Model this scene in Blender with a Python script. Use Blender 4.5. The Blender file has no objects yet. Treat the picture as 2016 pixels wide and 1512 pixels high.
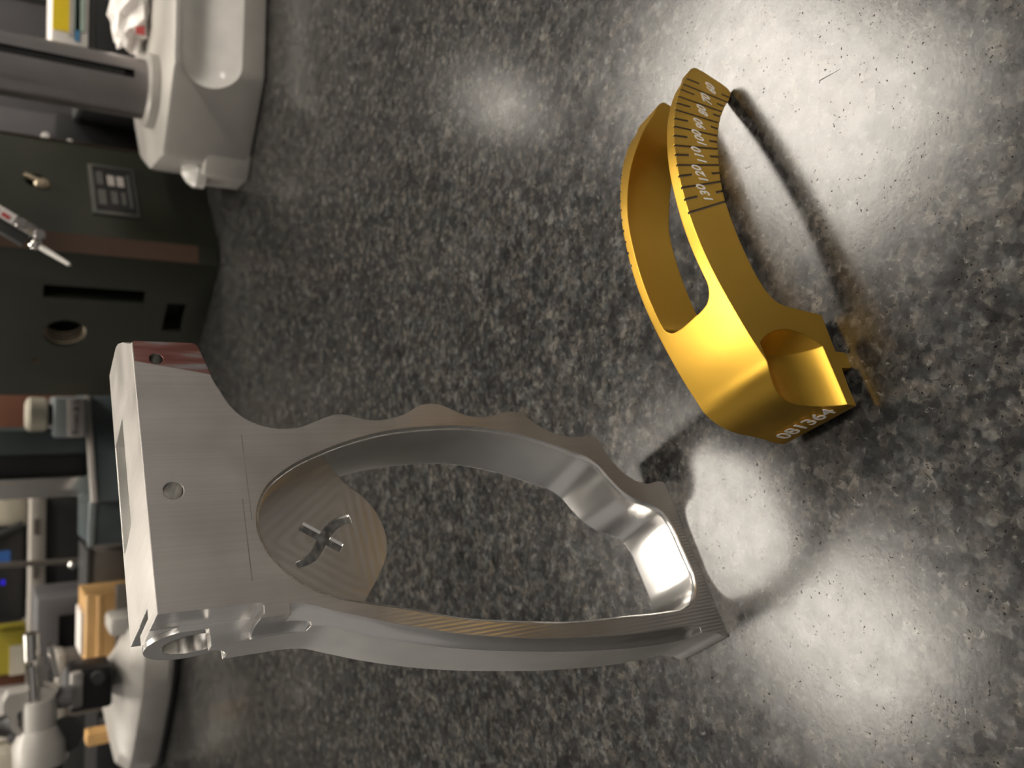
import bpy, bmesh, math, random
from mathutils import Vector, Matrix
random.seed(7)
sc = bpy.context.scene
COL = sc.collection
# ------------------------------------------------------------------ camera
cam_d = bpy.data.cameras.new('camera')
cam_d.sensor_fit = 'HORIZONTAL'; cam_d.sensor_width = 36.0
cam_d.lens = 1650.0 / 2016.0 * 36.0
cam_d.clip_start = 0.01; cam_d.clip_end = 60
CAM_H = 0.184
_down = Vector((3549.0 - 1008.0, 797.0 - 756.0, 1650.0)).normalized()   # straight down, in camera axes x right, y down, z forward
_up = -_down
_f = Vector((0, 0, 1)); _fy = (_f - _up * _f.dot(_up)).normalized(); _rx = _fy.cross(_up)
RM = Matrix((_rx, _fy, _up))                                            # camera axes -> world
cam = bpy.data.objects.new('camera', cam_d); COL.objects.link(cam)
cx, cy, cz = RM @ Vector((1, 0, 0)), RM @ Vector((0, -1, 0)), RM @ Vector((0, 0, -1))
cam.matrix_world = Matrix(((cx.x, cy.x, cz.x, 0), (cx.y, cy.y, cz.y, 0), (cx.z, cy.z, cz.z, CAM_H), (0, 0, 0, 1)))
cam_d.dof.use_dof = True; cam_d.dof.focus_distance = 0.195; cam_d.dof.aperture_fstop = 20.0
sc.camera = cam
# ------------------------------------------------------------------ world, exposure
w = bpy.data.worlds.new('world'); sc.world = w; w.use_nodes = True
w.node_tree.nodes['Background'].inputs[0].default_value = (1.0, 0.93, 0.86, 1)
w.node_tree.nodes['Background'].inputs[1].default_value = 0.18
sc.view_settings.view_transform = 'Standard'; sc.view_settings.look = 'None'
sc.view_settings.gamma = 1.0; sc.view_settings.use_curve_mapping = False
sc.view_settings.exposure = 0.5
LAMP = 17.0
# x, y, size x, size y of the ceiling fixtures and added fill panels (2 m above the bench)
LIGHTS = [(0.98, 1.25, 0.62, 1.05), (-0.44, 1.20, 0.44, 1.05), (1.32, 2.75, 0.17, 0.28), (2.38, 5.3, 0.7, 1.5), (0.8, -0.9, 0.5, 0.6),
          (-3.0, 2.9, 0.62, 1.2), (2.5, -1.0, 0.62, 1.2), (-1.05, 5.95, 0.60, 1.2)]  # behind-camera, far-left and left-of-centre far-back panels are unseen, added to brighten the metal
LIGHT_TURN = math.radians(-36)      # the light rows run across the bench at an angle
# ------------------------------------------------------------------ materials
def mat(name, color, rough=0.5, metal=0.0, spec=0.5, coat=0.0, bevel=0.0, emit=None, es=0.0, bump=None):
    m = bpy.data.materials.new(name); m.use_nodes = True
    nt = m.node_tree; b = nt.nodes['Principled BSDF']
    b.inputs['Base Color'].default_value = (*color, 1); b.inputs['Roughness'].default_value = rough
    b.inputs['Metallic'].default_value = metal; b.inputs['Specular IOR Level'].default_value = spec
    b.inputs['Coat Weight'].default_value = coat
    if emit: b.inputs['Emission Color'].default_value = (*emit, 1); b.inputs['Emission Strength'].default_value = es
    # fine procedural variation of colour on every surface
    tc = nt.nodes.new('ShaderNodeTexCoord'); nz = nt.nodes.new('ShaderNodeTexNoise')
    nz.inputs['Scale'].default_value = 60; nz.inputs['Detail'].default_value = 4
    nt.links.new(tc.outputs['Object'], nz.inputs['Vector'])
    mx = nt.nodes.new('ShaderNodeMix'); mx.data_type = 'RGBA'; mx.blend_type = 'MULTIPLY'
    mx.inputs[0].default_value = 0.25; mx.inputs[6].default_value = (*color, 1)
    cr = nt.nodes.new('ShaderNodeValToRGB'); cr.color_ramp.elements[0].position = .3; cr.color_ramp.elements[0].color = (.6, .6, .6, 1)
    cr.color_ramp.elements[1].position = .7
    nt.links.new(nz.outputs['Fac'], cr.inputs[0]); nt.links.new(cr.outputs[0], mx.inputs[7])
    nt.links.new(mx.outputs[2], b.inputs['Base Color'])
    last = None
    if bevel:
        bv = nt.nodes.new('ShaderNodeBevel'); bv.samples = 4; bv.inputs['Radius'].default_value = bevel
        nt.links.new(bv.outputs[0], b.inputs['Normal']); last = bv
    if bump:
        sc_, st = bump
        n2 = nt.nodes.new('ShaderNodeTexNoise'); n2.inputs['Scale'].default_value = sc_; n2.inputs['Detail'].default_value = 3
        nt.links.new(tc.outputs['Object'], n2.inputs['Vector'])
        bp = nt.nodes.new('ShaderNodeBump'); bp.inputs['Strength'].default_value = st; bp.inputs['Distance'].default_value = 0.001
        nt.links.new(n2.outputs['Fac'], bp.inputs['Height'])
        if last: nt.links.new(last.outputs[0], bp.inputs['Normal'])
        nt.links.new(bp.outputs[0], b.inputs['Normal'])
    return m

def node(nt, t, **kw):
    n = nt.nodes.new(t)
    for k, v in kw.items():
        if k.startswith('i_'):
            n.inputs[k[2:].replace('_', ' ')].default_value = v
        else: setattr(n, k, v)
    return n
def mathn(nt, op, a, b=None, c=None, clamp=False):
    n = nt.nodes.new('ShaderNodeMath'); n.operation = op; n.use_clamp = clamp
    for i, x in enumerate((a, b, c)):
        if x is None: continue
        if isinstance(x, (int, float)): n.inputs[i].default_value = x
        else: nt.links.new(x, n.inputs[i])
    return n.outputs[0]
def ramp(nt, fac, stops):
    r = nt.nodes.new('ShaderNodeValToRGB'); e = r.color_ramp.elements
    while len(e) < len(stops): e.new(0.5)
    for el, (p, c) in zip(e, stops):
        el.position = p; el.color = (*c, 1) if isinstance(c, tuple) else (c, c, c, 1)
    nt.links.new(fac, r.inputs[0]); return r.outputs[0]
def mixc(nt, fac, a, b, mode='MIX'):
    m = nt.nodes.new('ShaderNodeMix'); m.data_type = 'RGBA'; m.blend_type = mode
    for s, x in ((0, fac), (6, a), (7, b)):
        if isinstance(x, (int, float)): m.inputs[s].default_value = x
        elif isinstance(x, tuple): m.inputs[s].default_value = (*x, 1)
        else: nt.links.new(x, m.inputs[s])
    return m.outputs[2]

def granite():
    m = bpy.data.materials.new('granite_laminate'); m.use_nodes = True
    nt = m.node_tree; b = nt.nodes['Principled BSDF']; L = nt.links
    tc = node(nt, 'ShaderNodeTexCoord')
    dn = node(nt, 'ShaderNodeTexNoise', i_Scale=420.0, i_Detail=2.0)
    L.new(tc.outputs['Object'], dn.inputs['Vector'])
    va = node(nt, 'ShaderNodeVectorMath', operation='MULTIPLY_ADD')
    L.new(dn.outputs['Color'], va.inputs[0]); va.inputs[1].default_value = (.0030, .0030, .0030)
    L.new(tc.outputs['Object'], va.inputs[2]); P = va.outputs[0]
    v1 = node(nt, 'ShaderNodeTexVoronoi', i_Scale=420.0, feature='SMOOTH_F1', i_Smoothness=0.6); L.new(P, v1.inputs['Vector'])
    v2 = node(nt, 'ShaderNodeTexVoronoi', i_Scale=700.0, feature='SMOOTH_F1', i_Smoothness=0.5); L.new(P, v2.inputs['Vector'])
    n1 = node(nt, 'ShaderNodeTexNoise', i_Scale=150.0, i_Detail=5.0, i_Roughness=0.6); L.new(P, n1.inputs['Vector'])
    n2 = node(nt, 'ShaderNodeTexNoise', i_Scale=230.0, i_Detail=3.0); L.new(P, n2.inputs['Vector'])
    n3 = node(nt, 'ShaderNodeTexNoise', i_Scale=55.0, i_Detail=3.0); L.new(P, n3.inputs['Vector'])
    n4 = node(nt, 'ShaderNodeTexNoise', i_Scale=520.0, i_Detail=3.0, i_Roughness=.6); L.new(P, n4.inputs['Vector'])
    s1 = node(nt, 'ShaderNodeSeparateColor'); L.new(v1.outputs['Color'], s1.inputs[0])
    s2 = node(nt, 'ShaderNodeSeparateColor'); L.new(v2.outputs['Color'], s2.inputs[0])
    t = mathn(nt, 'MULTIPLY', s1.outputs[0], 0.30)
    t = mathn(nt, 'MULTIPLY_ADD', s2.outputs[0], 0.16, t)
    t = mathn(nt, 'MULTIPLY_ADD', n1.outputs['Fac'], 0.55, t)
    t = mathn(nt, 'MULTIPLY_ADD', n4.outputs['Fac'], 0.30, t)
    t = mathn(nt, 'MULTIPLY_ADD', n3.outputs['Fac'], 0.20, t)
    c = ramp(nt, t, [(.46, (.007, .007, .008)), (.62, (.022, .022, .023)), (.75, (.045, .045, .044)), (.87, (.080, .078, .073)), (1.0, (.15, .145, .135))])
    warm = ramp(nt, n2.outputs['Fac'], [(.35, (.90, .97, 1.05)), (.65, (1.10, 1.0, .88))])
    c = mixc(nt, 0.7, c, warm, 'MULTIPLY')
    c = mixc(nt, 1.0, c, (.68, .68, .68), 'MULTIPLY')
    spk = ramp(nt, n4.outputs['Fac'], [(.64, 0.0), (.72, .8)])
    c = mixc(nt, spk, c, (.14, .137, .13))
    blk = ramp(nt, s2.outputs[2], [(.80, 0.0), (.9, .75)])
    c = mixc(nt, blk, c, (.010, .010, .011))
    L.new(c, b.inputs['Base Color'])
    r = ramp(nt, n1.outputs['Fac'], [(.3, .17), (.7, .23)]); L.new(r, b.inputs['Roughness'])
    n5 = node(nt, 'ShaderNodeTexNoise', i_Scale=1100.0, i_Detail=1.0); L.new(tc.outputs['Object'], n5.inputs['Vector'])
    pit = mathn(nt, 'MULTIPLY', ramp(nt, n5.outputs['Fac'], [(.66, 0.0), (.70, 1.0)]), ramp(nt, n2.outputs['Fac'], [(.52, 0.0), (.56, 1.0)]))
    L.new(mixc(nt, pit, c, (.004, .004, .004)), b.inputs['Base Color'])
    L.new(mathn(nt, 'MULTIPLY_ADD', pit, -.36, .45), b.inputs['Specular IOR Level'])
    nb = node(nt, 'ShaderNodeTexNoise', i_Scale=900.0, i_Detail=2.0); L.new(tc.outputs['Object'], nb.inputs['Vector'])
    bp = node(nt, 'ShaderNodeBump', i_Strength=0.03, i_Distance=0.0003); L.new(nb.outputs['Fac'], bp.inputs['Height'])
    L.new(bp.outputs[0], b.inputs['Normal'])
    return m

def machined(name, color, rough, lines=True, red_reflection=False, bev=0.00035, rings=None):
    """bright milled aluminium: faint cutter lines, bevel-softened edges"""
    m = bpy.data.materials.new(name); m.use_nodes = True
    nt = m.node_tree; b = nt.nodes['Principled BSDF']; L = nt.links
    tc = node(nt, 'ShaderNodeTexCoord'); sx = node(nt, 'ShaderNodeSeparateXYZ'); L.new(tc.outputs['Object'], sx.inputs[0])
    U, W, V = sx.outputs
    b.inputs['Metallic'].default_value = 1.0
    n = node(nt, 'ShaderNodeTexNoise', i_Scale=70.0, i_Detail=4.0); L.new(tc.outputs['Object'], n.inputs['Vector'])
    c = ramp(nt, n.outputs['Fac'], [(.3, tuple(k * .93 for k in color)), (.7, color)])
    r = ramp(nt, n.outputs['Fac'], [(.3, rough * .9), (.7, rough * 1.1)])
    bv = node(nt, 'ShaderNodeBevel', samples=4, i_Radius=bev); nrm = bv.outputs[0]
    if lines:
        # streaks that run up the face, as the fly cutter left them
        mp = node(nt, 'ShaderNodeMapping'); L.new(tc.outputs['Object'], mp.inputs[0]); mp.inputs['Scale'].default_value = (1700, 60, 12)
        ln = node(nt, 'ShaderNodeTexNoise', i_Scale=1.0, i_Detail=2.0); L.new(mp.outputs[0], ln.inputs['Vector'])
        wv = mathn(nt, 'SINE', mathn(nt, 'MULTIPLY', U, 6283.0))
        fade = mathn(nt, 'MULTIPLY', mathn(nt, 'SUBTRACT', 0.047, U), 60.0, clamp=True)
        hgt = mathn(nt, 'MULTIPLY_ADD', mathn(nt, 'MULTIPLY', wv, fade), 0.55, mathn(nt, 'MULTIPLY', ln.outputs['Fac'], 0.35))
        bp = node(nt, 'ShaderNodeBump', i_Strength=0.10, i_Distance=0.0003); L.new(hgt, bp.inputs['Height']); L.new(nrm, bp.inputs['Normal']); nrm = bp.outputs[0]
        st = ramp(nt, ln.outputs['Fac'], [(.35, .94), (.65, 1.0)]); c = mixc(nt, 1.0, c, st, 'MULTIPLY')
        # dark scribe scratches
        for u0, va, vb in ((0.0630, .112, .1275), (0.0545, .117, .131), (0.0395, .121, .130)):
            wob = mathn(nt, 'MULTIPLY_ADD', mathn(nt, 'SUBTRACT', V, .12), 0.15, u0)
            d = mathn(nt, 'ABSOLUTE', mathn(nt, 'SUBTRACT', V, va + .009))
            # scratch runs along u
            pass
        for v0, ua, ub in ((0.1290, .0475, .0700), (0.1310, .0330, .0530)):
            wob = mathn(nt, 'MULTIPLY_ADD', mathn(nt, 'SUBTRACT', U, ua), -0.03, v0)
            dd = mathn(nt, 'ABSOLUTE', mathn(nt, 'SUBTRACT', V, wob))
            k = mathn(nt, 'SUBTRACT', 1.0, mathn(nt, 'MULTIPLY', dd, 5200.0), clamp=True)
            k = mathn(nt, 'MULTIPLY', k, mathn(nt, 'GREATER_THAN', U, ua)); k = mathn(nt, 'MULTIPLY', k, mathn(nt, 'LESS_THAN', U, ub))
            k = mathn(nt, 'MULTIPLY', k, mathn(nt, 'LESS_THAN', W, .0005))
            k = mathn(nt, 'MULTIPLY', k, ramp(nt, n.outputs['Fac'], [(.4, .15), (.62, .8)]))
            c = mixc(nt, k, c, (.16, .15, .14))
    if rings:
        # rounded-triangle cutter passes left by pocketing
        wn = node(nt, 'ShaderNodeTexNoise', i_Scale=55.0, i_Detail=1.0); L.new(tc.outputs['Object'], wn.inputs['Vector'])
        du = mathn(nt, 'SUBTRACT', U, rings[0]); dv = mathn(nt, 'SUBTRACT', V, rings[1])
        a1 = mathn(nt, 'MULTIPLY_ADD', dv, -1.0, 0.0); a2 = mathn(nt, 'MULTIPLY_ADD', du, .80, mathn(nt, 'MULTIPLY', dv, .6)); a3 = mathn(nt, 'MULTIPLY_ADD', du, -.80, mathn(nt, 'MULTIPLY', dv, .6))
        m1 = node(nt, 'ShaderNodeMath', operation='SMOOTH_MAX'); L.new(a1, m1.inputs[0]); L.new(a2, m1.inputs[1]); m1.inputs[2].default_value = .004
        m2 = node(nt, 'ShaderNodeMath', operation='SMOOTH_MAX'); L.new(m1.outputs[0], m2.inputs[0]); L.new(a3, m2.inputs[1]); m2.inputs[2].default_value = .004
        ph = mathn(nt, 'MULTIPLY_ADD', wn.outputs['Fac'], 3.0, mathn(nt, 'MULTIPLY', m2.outputs[0], 2600.0))
        bp = node(nt, 'ShaderNodeBump', i_Strength=0.05, i_Distance=0.0003); L.new(mathn(nt, 'SINE', ph), bp.inputs['Height']); L.new(nrm, bp.inputs['Normal']); nrm = bp.outputs[0]
        c = mixc(nt, 1.0, c, ramp(nt, mathn(nt, 'MULTIPLY_ADD', mathn(nt, 'SINE', ph), .5, .5), [(.0, .95), (1.0, 1.0)]), 'MULTIPLY')
    if red_reflection:
        # streaky brick-red reflection painted into the upper right end of the face
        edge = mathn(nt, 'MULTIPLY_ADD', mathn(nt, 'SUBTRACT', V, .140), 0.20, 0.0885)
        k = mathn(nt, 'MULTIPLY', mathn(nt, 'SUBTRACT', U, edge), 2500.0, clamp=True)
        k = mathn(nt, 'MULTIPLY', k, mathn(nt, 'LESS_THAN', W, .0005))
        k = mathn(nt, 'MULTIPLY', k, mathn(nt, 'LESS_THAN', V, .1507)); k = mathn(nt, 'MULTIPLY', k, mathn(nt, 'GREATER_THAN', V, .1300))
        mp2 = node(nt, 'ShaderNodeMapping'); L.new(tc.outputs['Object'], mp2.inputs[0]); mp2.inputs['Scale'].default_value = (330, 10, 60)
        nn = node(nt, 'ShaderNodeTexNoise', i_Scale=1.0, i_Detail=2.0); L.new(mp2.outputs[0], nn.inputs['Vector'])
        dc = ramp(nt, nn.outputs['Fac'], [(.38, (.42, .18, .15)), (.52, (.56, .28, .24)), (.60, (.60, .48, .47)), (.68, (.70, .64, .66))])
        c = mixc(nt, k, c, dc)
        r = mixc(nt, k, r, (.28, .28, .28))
    L.new(c, b.inputs['Base Color']); L.new(r, b.inputs['Roughness']); L.new(nrm, b.inputs['Normal'])
    return m

M = {}
M['granite'] = granite()
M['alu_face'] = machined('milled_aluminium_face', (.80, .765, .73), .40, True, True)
M['alu_polish'] = machined('polished_aluminium_cut', (.88, .87, .85), .24, False)
M['alu_side_lit'] = machined('milled_aluminium_flank_lit', (.93, .92, .89), .50, False)  # same aluminium, coloured lighter for the light on the left flank
M['alu_web'] = machined('milled_aluminium_web', (.74, .71, .67), .36, False, rings=(.0455, .1075))
M['gold'] = machined('gold_anodised_aluminium', (.80, .485, .072), .38, False, bev=.0004)
M['groove'] = mat('engraved_groove', (.40, .33, .26), .5, 0.5)
M['ink'] = mat('pale_engraving', (.90, .87, .82), .5)
M['grey_paint'] = mat('light_grey_enamel', (.46, .44, .41), .38)
M['white_gloss'] = mat('white_gloss_enamel', (.86, .84, .80), .16)
M['dark_steel'] = mat('dark_ground_steel', (.36, .335, .33), .30, 0.9)
M['steel'] = mat('bright_steel', (.75, .73, .70), .25, 1.0)
M['chrome'] = mat('chrome', (.9, .88, .85), .08, 1.0)
M['bright_satin'] = mat('bright_satin_carbide', (.95, .93, .88), .35, .4)
M['black'] = mat('black_plastic', (.012, .012, .013), .45)
M['rubber'] = mat('black_rubber', (.008, .008, .008), .7)
M['green'] = mat('dark_green_enamel', (.030, .033, .022), .42, bump=(300, .15))
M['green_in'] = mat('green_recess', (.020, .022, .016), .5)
M['brown_worn'] = mat('worn_brown_edge', (.085, .048, .030), .45)
M['brass_in'] = mat('worn_bore_thread', (.42, .35, .25), .4, 0.6)
M['plate_grey'] = mat('plate_frame_grey', (.16, .16, .15), .35, 0.5)
M['slate'] = mat('slate_blue_enamel', (.075, .095, .10), .40)
M['slate_light'] = mat('light_slate_and_highlight', (.30, .33, .34), .35)
M['cream'] = mat('cream_plastic', (.62, .58, .47), .4)
M['label'] = mat('pale_label', (.52, .48, .45), .45)
M['beige'] = mat('beige_metal', (.40, .37, .33), .4)
M['taupe'] = mat('taupe_metal', (.14, .125, .11), .45)
M['darkgrey'] = mat('dark_grey_panel', (.05, .05, .05), .5)
M['midgrey'] = mat('mid_grey_panel', (.15, .145, .15), .45)
M['wood'] = mat('pale_pine', (.66, .40, .16), .5)
M['wood_brown'] = mat('brown_wood', (.16, .06, .03), .5)
M['paper'] = mat('white_paper', (.85, .81, .78), .6)
M['yellow'] = mat('yellow_print', (1.0, .74, .02), .4)
M['yellow_dull'] = mat('dull_yellow_card', (.50, .42, .04), .55)
M['blue'] = mat('blue_print', (.06, .25, .46), .4)
M['mint'] = mat('pale_mint_print', (.45, .58, .50), .45)
M['red'] = mat('red_print', (.55, .08, .08), .5)
M['blue_tape'] = mat('blue_tape', (.03, .12, .40), .5)
M['wall'] = mat('dark_wall_paint', (.022, .022, .022), .7)
M['floor'] = mat('grey_floor_tile', (.20, .20, .19), .4)
M['ceiling'] = mat('ceiling_tile', (.45, .44, .42), .8)
M['bench_side'] = mat('bench_front', (.10, .10, .10), .5)
M['lamp'] = mat('lamp_diffuser', (.9, .9, .9), .5, emit=(1.0, .92, .81), es=LAMP)
M['led'] = mat('blue_led', (.02, .02, .4), .3, emit=(.02, .0, .8), es=.35)
M['screen'] = mat('screen_edge_glow', (.6, .65, .7), .4, emit=(.75, .88, 1.0), es=.55)

# ------------------------------------------------------------------ mesh helpers
def thing(name, label, cat, loc=(0, 0, 0), rz=0.0, group=None):
    o = bpy.data.objects.new(name, None); COL.objects.link(o); o.empty_display_size = .02
    o.location = loc; o.rotation_euler = (0, 0, rz); o['label'] = label; o['category'] = cat
    if group: o['group'] = group
    return o
def root_loc(o):
    while o.parent: o = o.parent
    return Vector(o.location)
def link(name, bm, m, parent=None, local=False, smooth=30.0):
    """bm in world metres (or in the thing's own axes when local)"""
    if parent is not None and not local:
        bmesh.ops.translate(bm, verts=bm.verts, vec=-root_loc(parent))
    bmesh.ops.recalc_face_normals(bm, faces=bm.faces)
    me = bpy.data.meshes.new(name); bm.to_mesh(me); bm.free()
    for x in (m if isinstance(m, (list, tuple)) else [m]): me.materials.append(x)
    o = bpy.data.objects.new(name, me); COL.objects.link(o)
    if parent is not None: o.parent = parent
    shade(o, smooth)
    return o
def shade(o, ang=30.0):
    o.data.polygons.foreach_set('use_smooth', [True] * len(o.data.polygons))
    if hasattr(o.data, 'set_sharp_from_angle'): o.data.set_sharp_from_angle(angle=math.radians(ang))
def boolean(o, cutter, op='DIFFERENCE'):
    md = o.modifiers.new('b', 'BOOLEAN'); md.object = cutter; md.operation = op; md.solver = 'EXACT'
    try: md.material_mode = 'TRANSFER'
    except Exception: pass
    dg = bpy.context.evaluated_depsgraph_get(); dg.update()
    me = bpy.data.meshes.new_from_object(o.evaluated_get(dg))
    o.modifiers.clear(); old = o.data; nm = old.name; o.data = me; bpy.data.meshes.remove(old); me.name = nm
    cm = cutter.data; bpy.data.objects.remove(cutter); bpy.data.meshes.remove(cm)
    return o
def bm_new(): return bmesh.new()
def add_box(bm, x0, x1, y0, y1, z0, z1, bev=0.0, seg=2):
    vs = [bm.verts.new((x, y, z)) for x in (x0, x1) for y in (y0, y1) for z in (z0, z1)]
    f = [(0, 1, 3, 2), (4, 6, 7, 5), (0, 4, 5, 1), (2, 3, 7, 6), (0, 2, 6, 4), (1, 5, 7, 3)]
    fs = [bm.faces.new([vs[i] for i in q]) for q in f]
    if bev: bmesh.ops.bevel(bm, geom=list({e for q in fs for e in q.edges}), offset=bev, segments=seg, affect='EDGES', profile=.5)
    return vs
def add_prism(bm, pts, a, b, frame='xzy', bev=0.0):
    """polygon pts extruded from a to b. frame names the axes of (p, q, depth)"""
    ix = ['xyz'.index(c) for c in frame]
    def P(p, d):
        v = [0, 0, 0]; v[ix[0]], v[ix[1]], v[ix[2]] = p[0], p[1], d; return v
    A = [bm.verts.new(P(p, a)) for p in pts]; B = [bm.verts.new(P(p, b)) for p in pts]
    n = len(pts); fs = [bm.faces.new(A), bm.faces.new(B[::-1])]
    for i in range(n):
        j = (i + 1) % n; fs.append(bm.faces.new((A[i], B[i], B[j], A[j])))
    if bev: bmesh.ops.bevel(bm, geom=list({e for q in fs for e in q.edges}), offset=bev, segments=2, affect='EDGES', profile=.5)
def add_rings(bm, rings, close=True, caps=True):
    R = [[bm.verts.new(p) for p in r] for r in rings]; n = len(R[0])
    for r0, r1 in zip(R, R[1:]):
        for i in range(n if close else n - 1):
            j = (i + 1) % n; bm.faces.new((r0[i], r0[j], r1[j], r1[i]))
    if caps: bm.faces.new(R[0][::-1]); bm.faces.new(R[-1])
def add_lathe(bm, p0, p1, prof, n=32, caps=True):
    """prof: (t along p0->p1 in metres, radius)"""
    p0, p1 = Vector(p0), Vector(p1); d = (p1 - p0).normalized()
    a = d.orthogonal().normalized(); b = d.cross(a)
    rings = [[p0 + d * t + (a * math.cos(k * 2 * math.pi / n) + b * math.sin(k * 2 * math.pi / n)) * max(r, 1e-5) for k in range(n)] for t, r in prof]
    add_rings(bm, rings, True, caps)
def add_cyl(bm, p0, p1, r, n=28, r1=None, ch=0.0):
    L = (Vector(p1) - Vector(p0)).length; r1 = r if r1 is None else r1
    pr = [(0, r - ch), (ch, r), (L - ch, r1), (L, r1 - ch)] if ch else [(0, r), (L, r1)]
    add_lathe(bm, p0, p1, pr, n)
def add_ball(bm, c, r, seg=20, sq=(1, 1, 1)):
    bmesh.ops.create_uvsphere(bm, u_segments=seg, v_segments=seg // 2, radius=r, matrix=Matrix.Translation(c) @ Matrix.Diagonal((*sq, 1)))
def box(name, m, parent, x0, x1, y0, y1, z0, z1, bev=.001):
    bm = bm_new(); add_box(bm, x0, x1, y0, y1, z0, z1, bev); return link(name, bm, m, parent)
def cyl(name, m, parent, p0, p1, r, n=28, r1=None, ch=0.0):
    bm = bm_new(); add_cyl(bm, p0, p1, r, n, r1, ch); return link(name, bm, m, parent)
def spline(pts, sub=8, closed=True, corner=48.0):
    """Catmull-Rom through pts, kept sharp where the outline turns hard"""
    n = len(pts); P = [Vector(p) for p in pts]; out = []
    def is_c(i):
        if not closed and i in (0, n - 1): return True
        a = P[i] - P[i - 1]; b = P[(i + 1) % n] - P[i]
        return a.length > 0 and b.length > 0 and math.degrees(a.angle(b)) > corner
    C = [is_c(i) for i in range(n)]
    for i in range(n if closed else n - 1):
        p1, p2 = P[i], P[(i + 1) % n]; p0 = P[i - 1]; p3 = P[(i + 2) % n]
        L = (p2 - p1).length
        def tan(a, b, c):
            la, lb = (b - a).length, (c - b).length
            return ((b - a) / la * lb + (c - b) / lb * la) / (la + lb) if la and lb else (c - b).normalized()
        t1 = (p2 - p1) / L if C[i] else tan(p0, p1, p2)
        t2 = (p2 - p1) / L if C[(i + 1) % n] else tan(p1, p2, p3)
        la, lb = (p1 - p0).length, (p3 - p2).length
        if L > 3.5*max(min(la, lb), 1e-6) and L > 2.5: t1 = t2 = (p2 - p1) / L
        k = max(1, min(sub, int(L / .6) + 1))
        for s in range(k):
            t = s / k; h1 = 2*t**3-3*t**2+1; h2 = -2*t**3+3*t**2; h3 = t**3-2*t**2+t; h4 = t**3-t**2
            out.append(p1*h1 + p2*h2 + t1*L*h3 + t2*L*h4)
    if not closed: out.append(P[-1])
    return out
def offset_poly(pts, d):
    """outward for clockwise or anticlockwise loops alike"""
    n = len(pts); area = sum(pts[i].x*pts[(i+1) % n].y - pts[(i+1) % n].x*pts[i].y for i in range(n))
    s = 1 if area > 0 else -1; out = []
    for i in range(n):
        t = (pts[(i+1) % n] - pts[i-1]).normalized(); out.append(pts[i] + Vector((t.y, -t.x)) * d * s)
    return out
def relax(pts, it):
    n = len(pts)
    for _ in range(it): pts = [(pts[i-1] + pts[i]*2 + pts[(i+1) % n]) / 4 for i in range(n)]
    return pts
mm = .001
# ------------------------------------------------------------------ the setting
def structure(name, m, *b):
    bm = bm_new(); add_box(bm, *b); o = link(name, bm, m); o['kind'] = 'structure'; return o
structure('floor', M['floor'], -4.2, 4.4, -2.6, 7.6, -.95, -.90)
structure('ceiling', M['ceiling'], -4.2, 4.4, -2.6, 7.6, 2.04, 2.08)
wall = structure('wall_back', M['wall'], -1.6, 1.3, 1.64, 1.70, -.90, .62)     # low partition behind the bench

bench = thing('workbench', 'dark grey granite-pattern laminate bench top under everything', 'workbench', (0, .7, -.90))
box('worktop', M['granite'], bench, -1.5, 1.2, -.30, 1.60, -.038, 0, .003)
bm = bm_new(); add_prism(bm, [(.0800,.1395),(.0809,.1340),(.0811,.1332),(.0808,.1341),(.0797,.1395)], 0.0, .00004, 'xyz'); link('scratch', bm, M['darkgrey'], bench)
for x in (-1.4, 1.1):
    box('end_panel', M['bench_side'], bench, x - .02, x + .02, -.2, 1.55, -.90, -.038)

for i, (x, y, sx, sy) in enumerate(LIGHTS):
    lab = ['ceiling light panel above the bench on the right', 'ceiling light panel above the bench on the left',
           'small ceiling light panel in the second row on the right', 'longest ceiling light panel, farthest along the room', 'added ceiling fill panel behind the camera', 'added ceiling fill panel farthest left', 'ceiling light panel behind the camera, far to the right, added as fill', 'narrow ceiling fill panel added far back, just left of centre'][i]
    t = thing('ceiling_light_or_added_fill', lab, 'ceiling light', (x, y, 2.04), LIGHT_TURN, 'ceiling light panels and added fill panels')
    bm = bm_new()
    for a, b, c, d in ((-1, 1, -1, -.96), (-1, 1, .96, 1), (-1, -.93, -.96, .96), (.93, 1, -.96, .96)):
        add_box(bm, a*sx/2, b*sx/2, c*sy/2, d*sy/2, -.055, 0)
    link('frame', bm, M['white_gloss'], t, True)
    bm = bm_new(); add_box(bm, -sx*.465, sx*.465, -sy*.48, sy*.48, -.04, -.03); link('diffuser', bm, M['lamp'], t, True)

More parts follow.
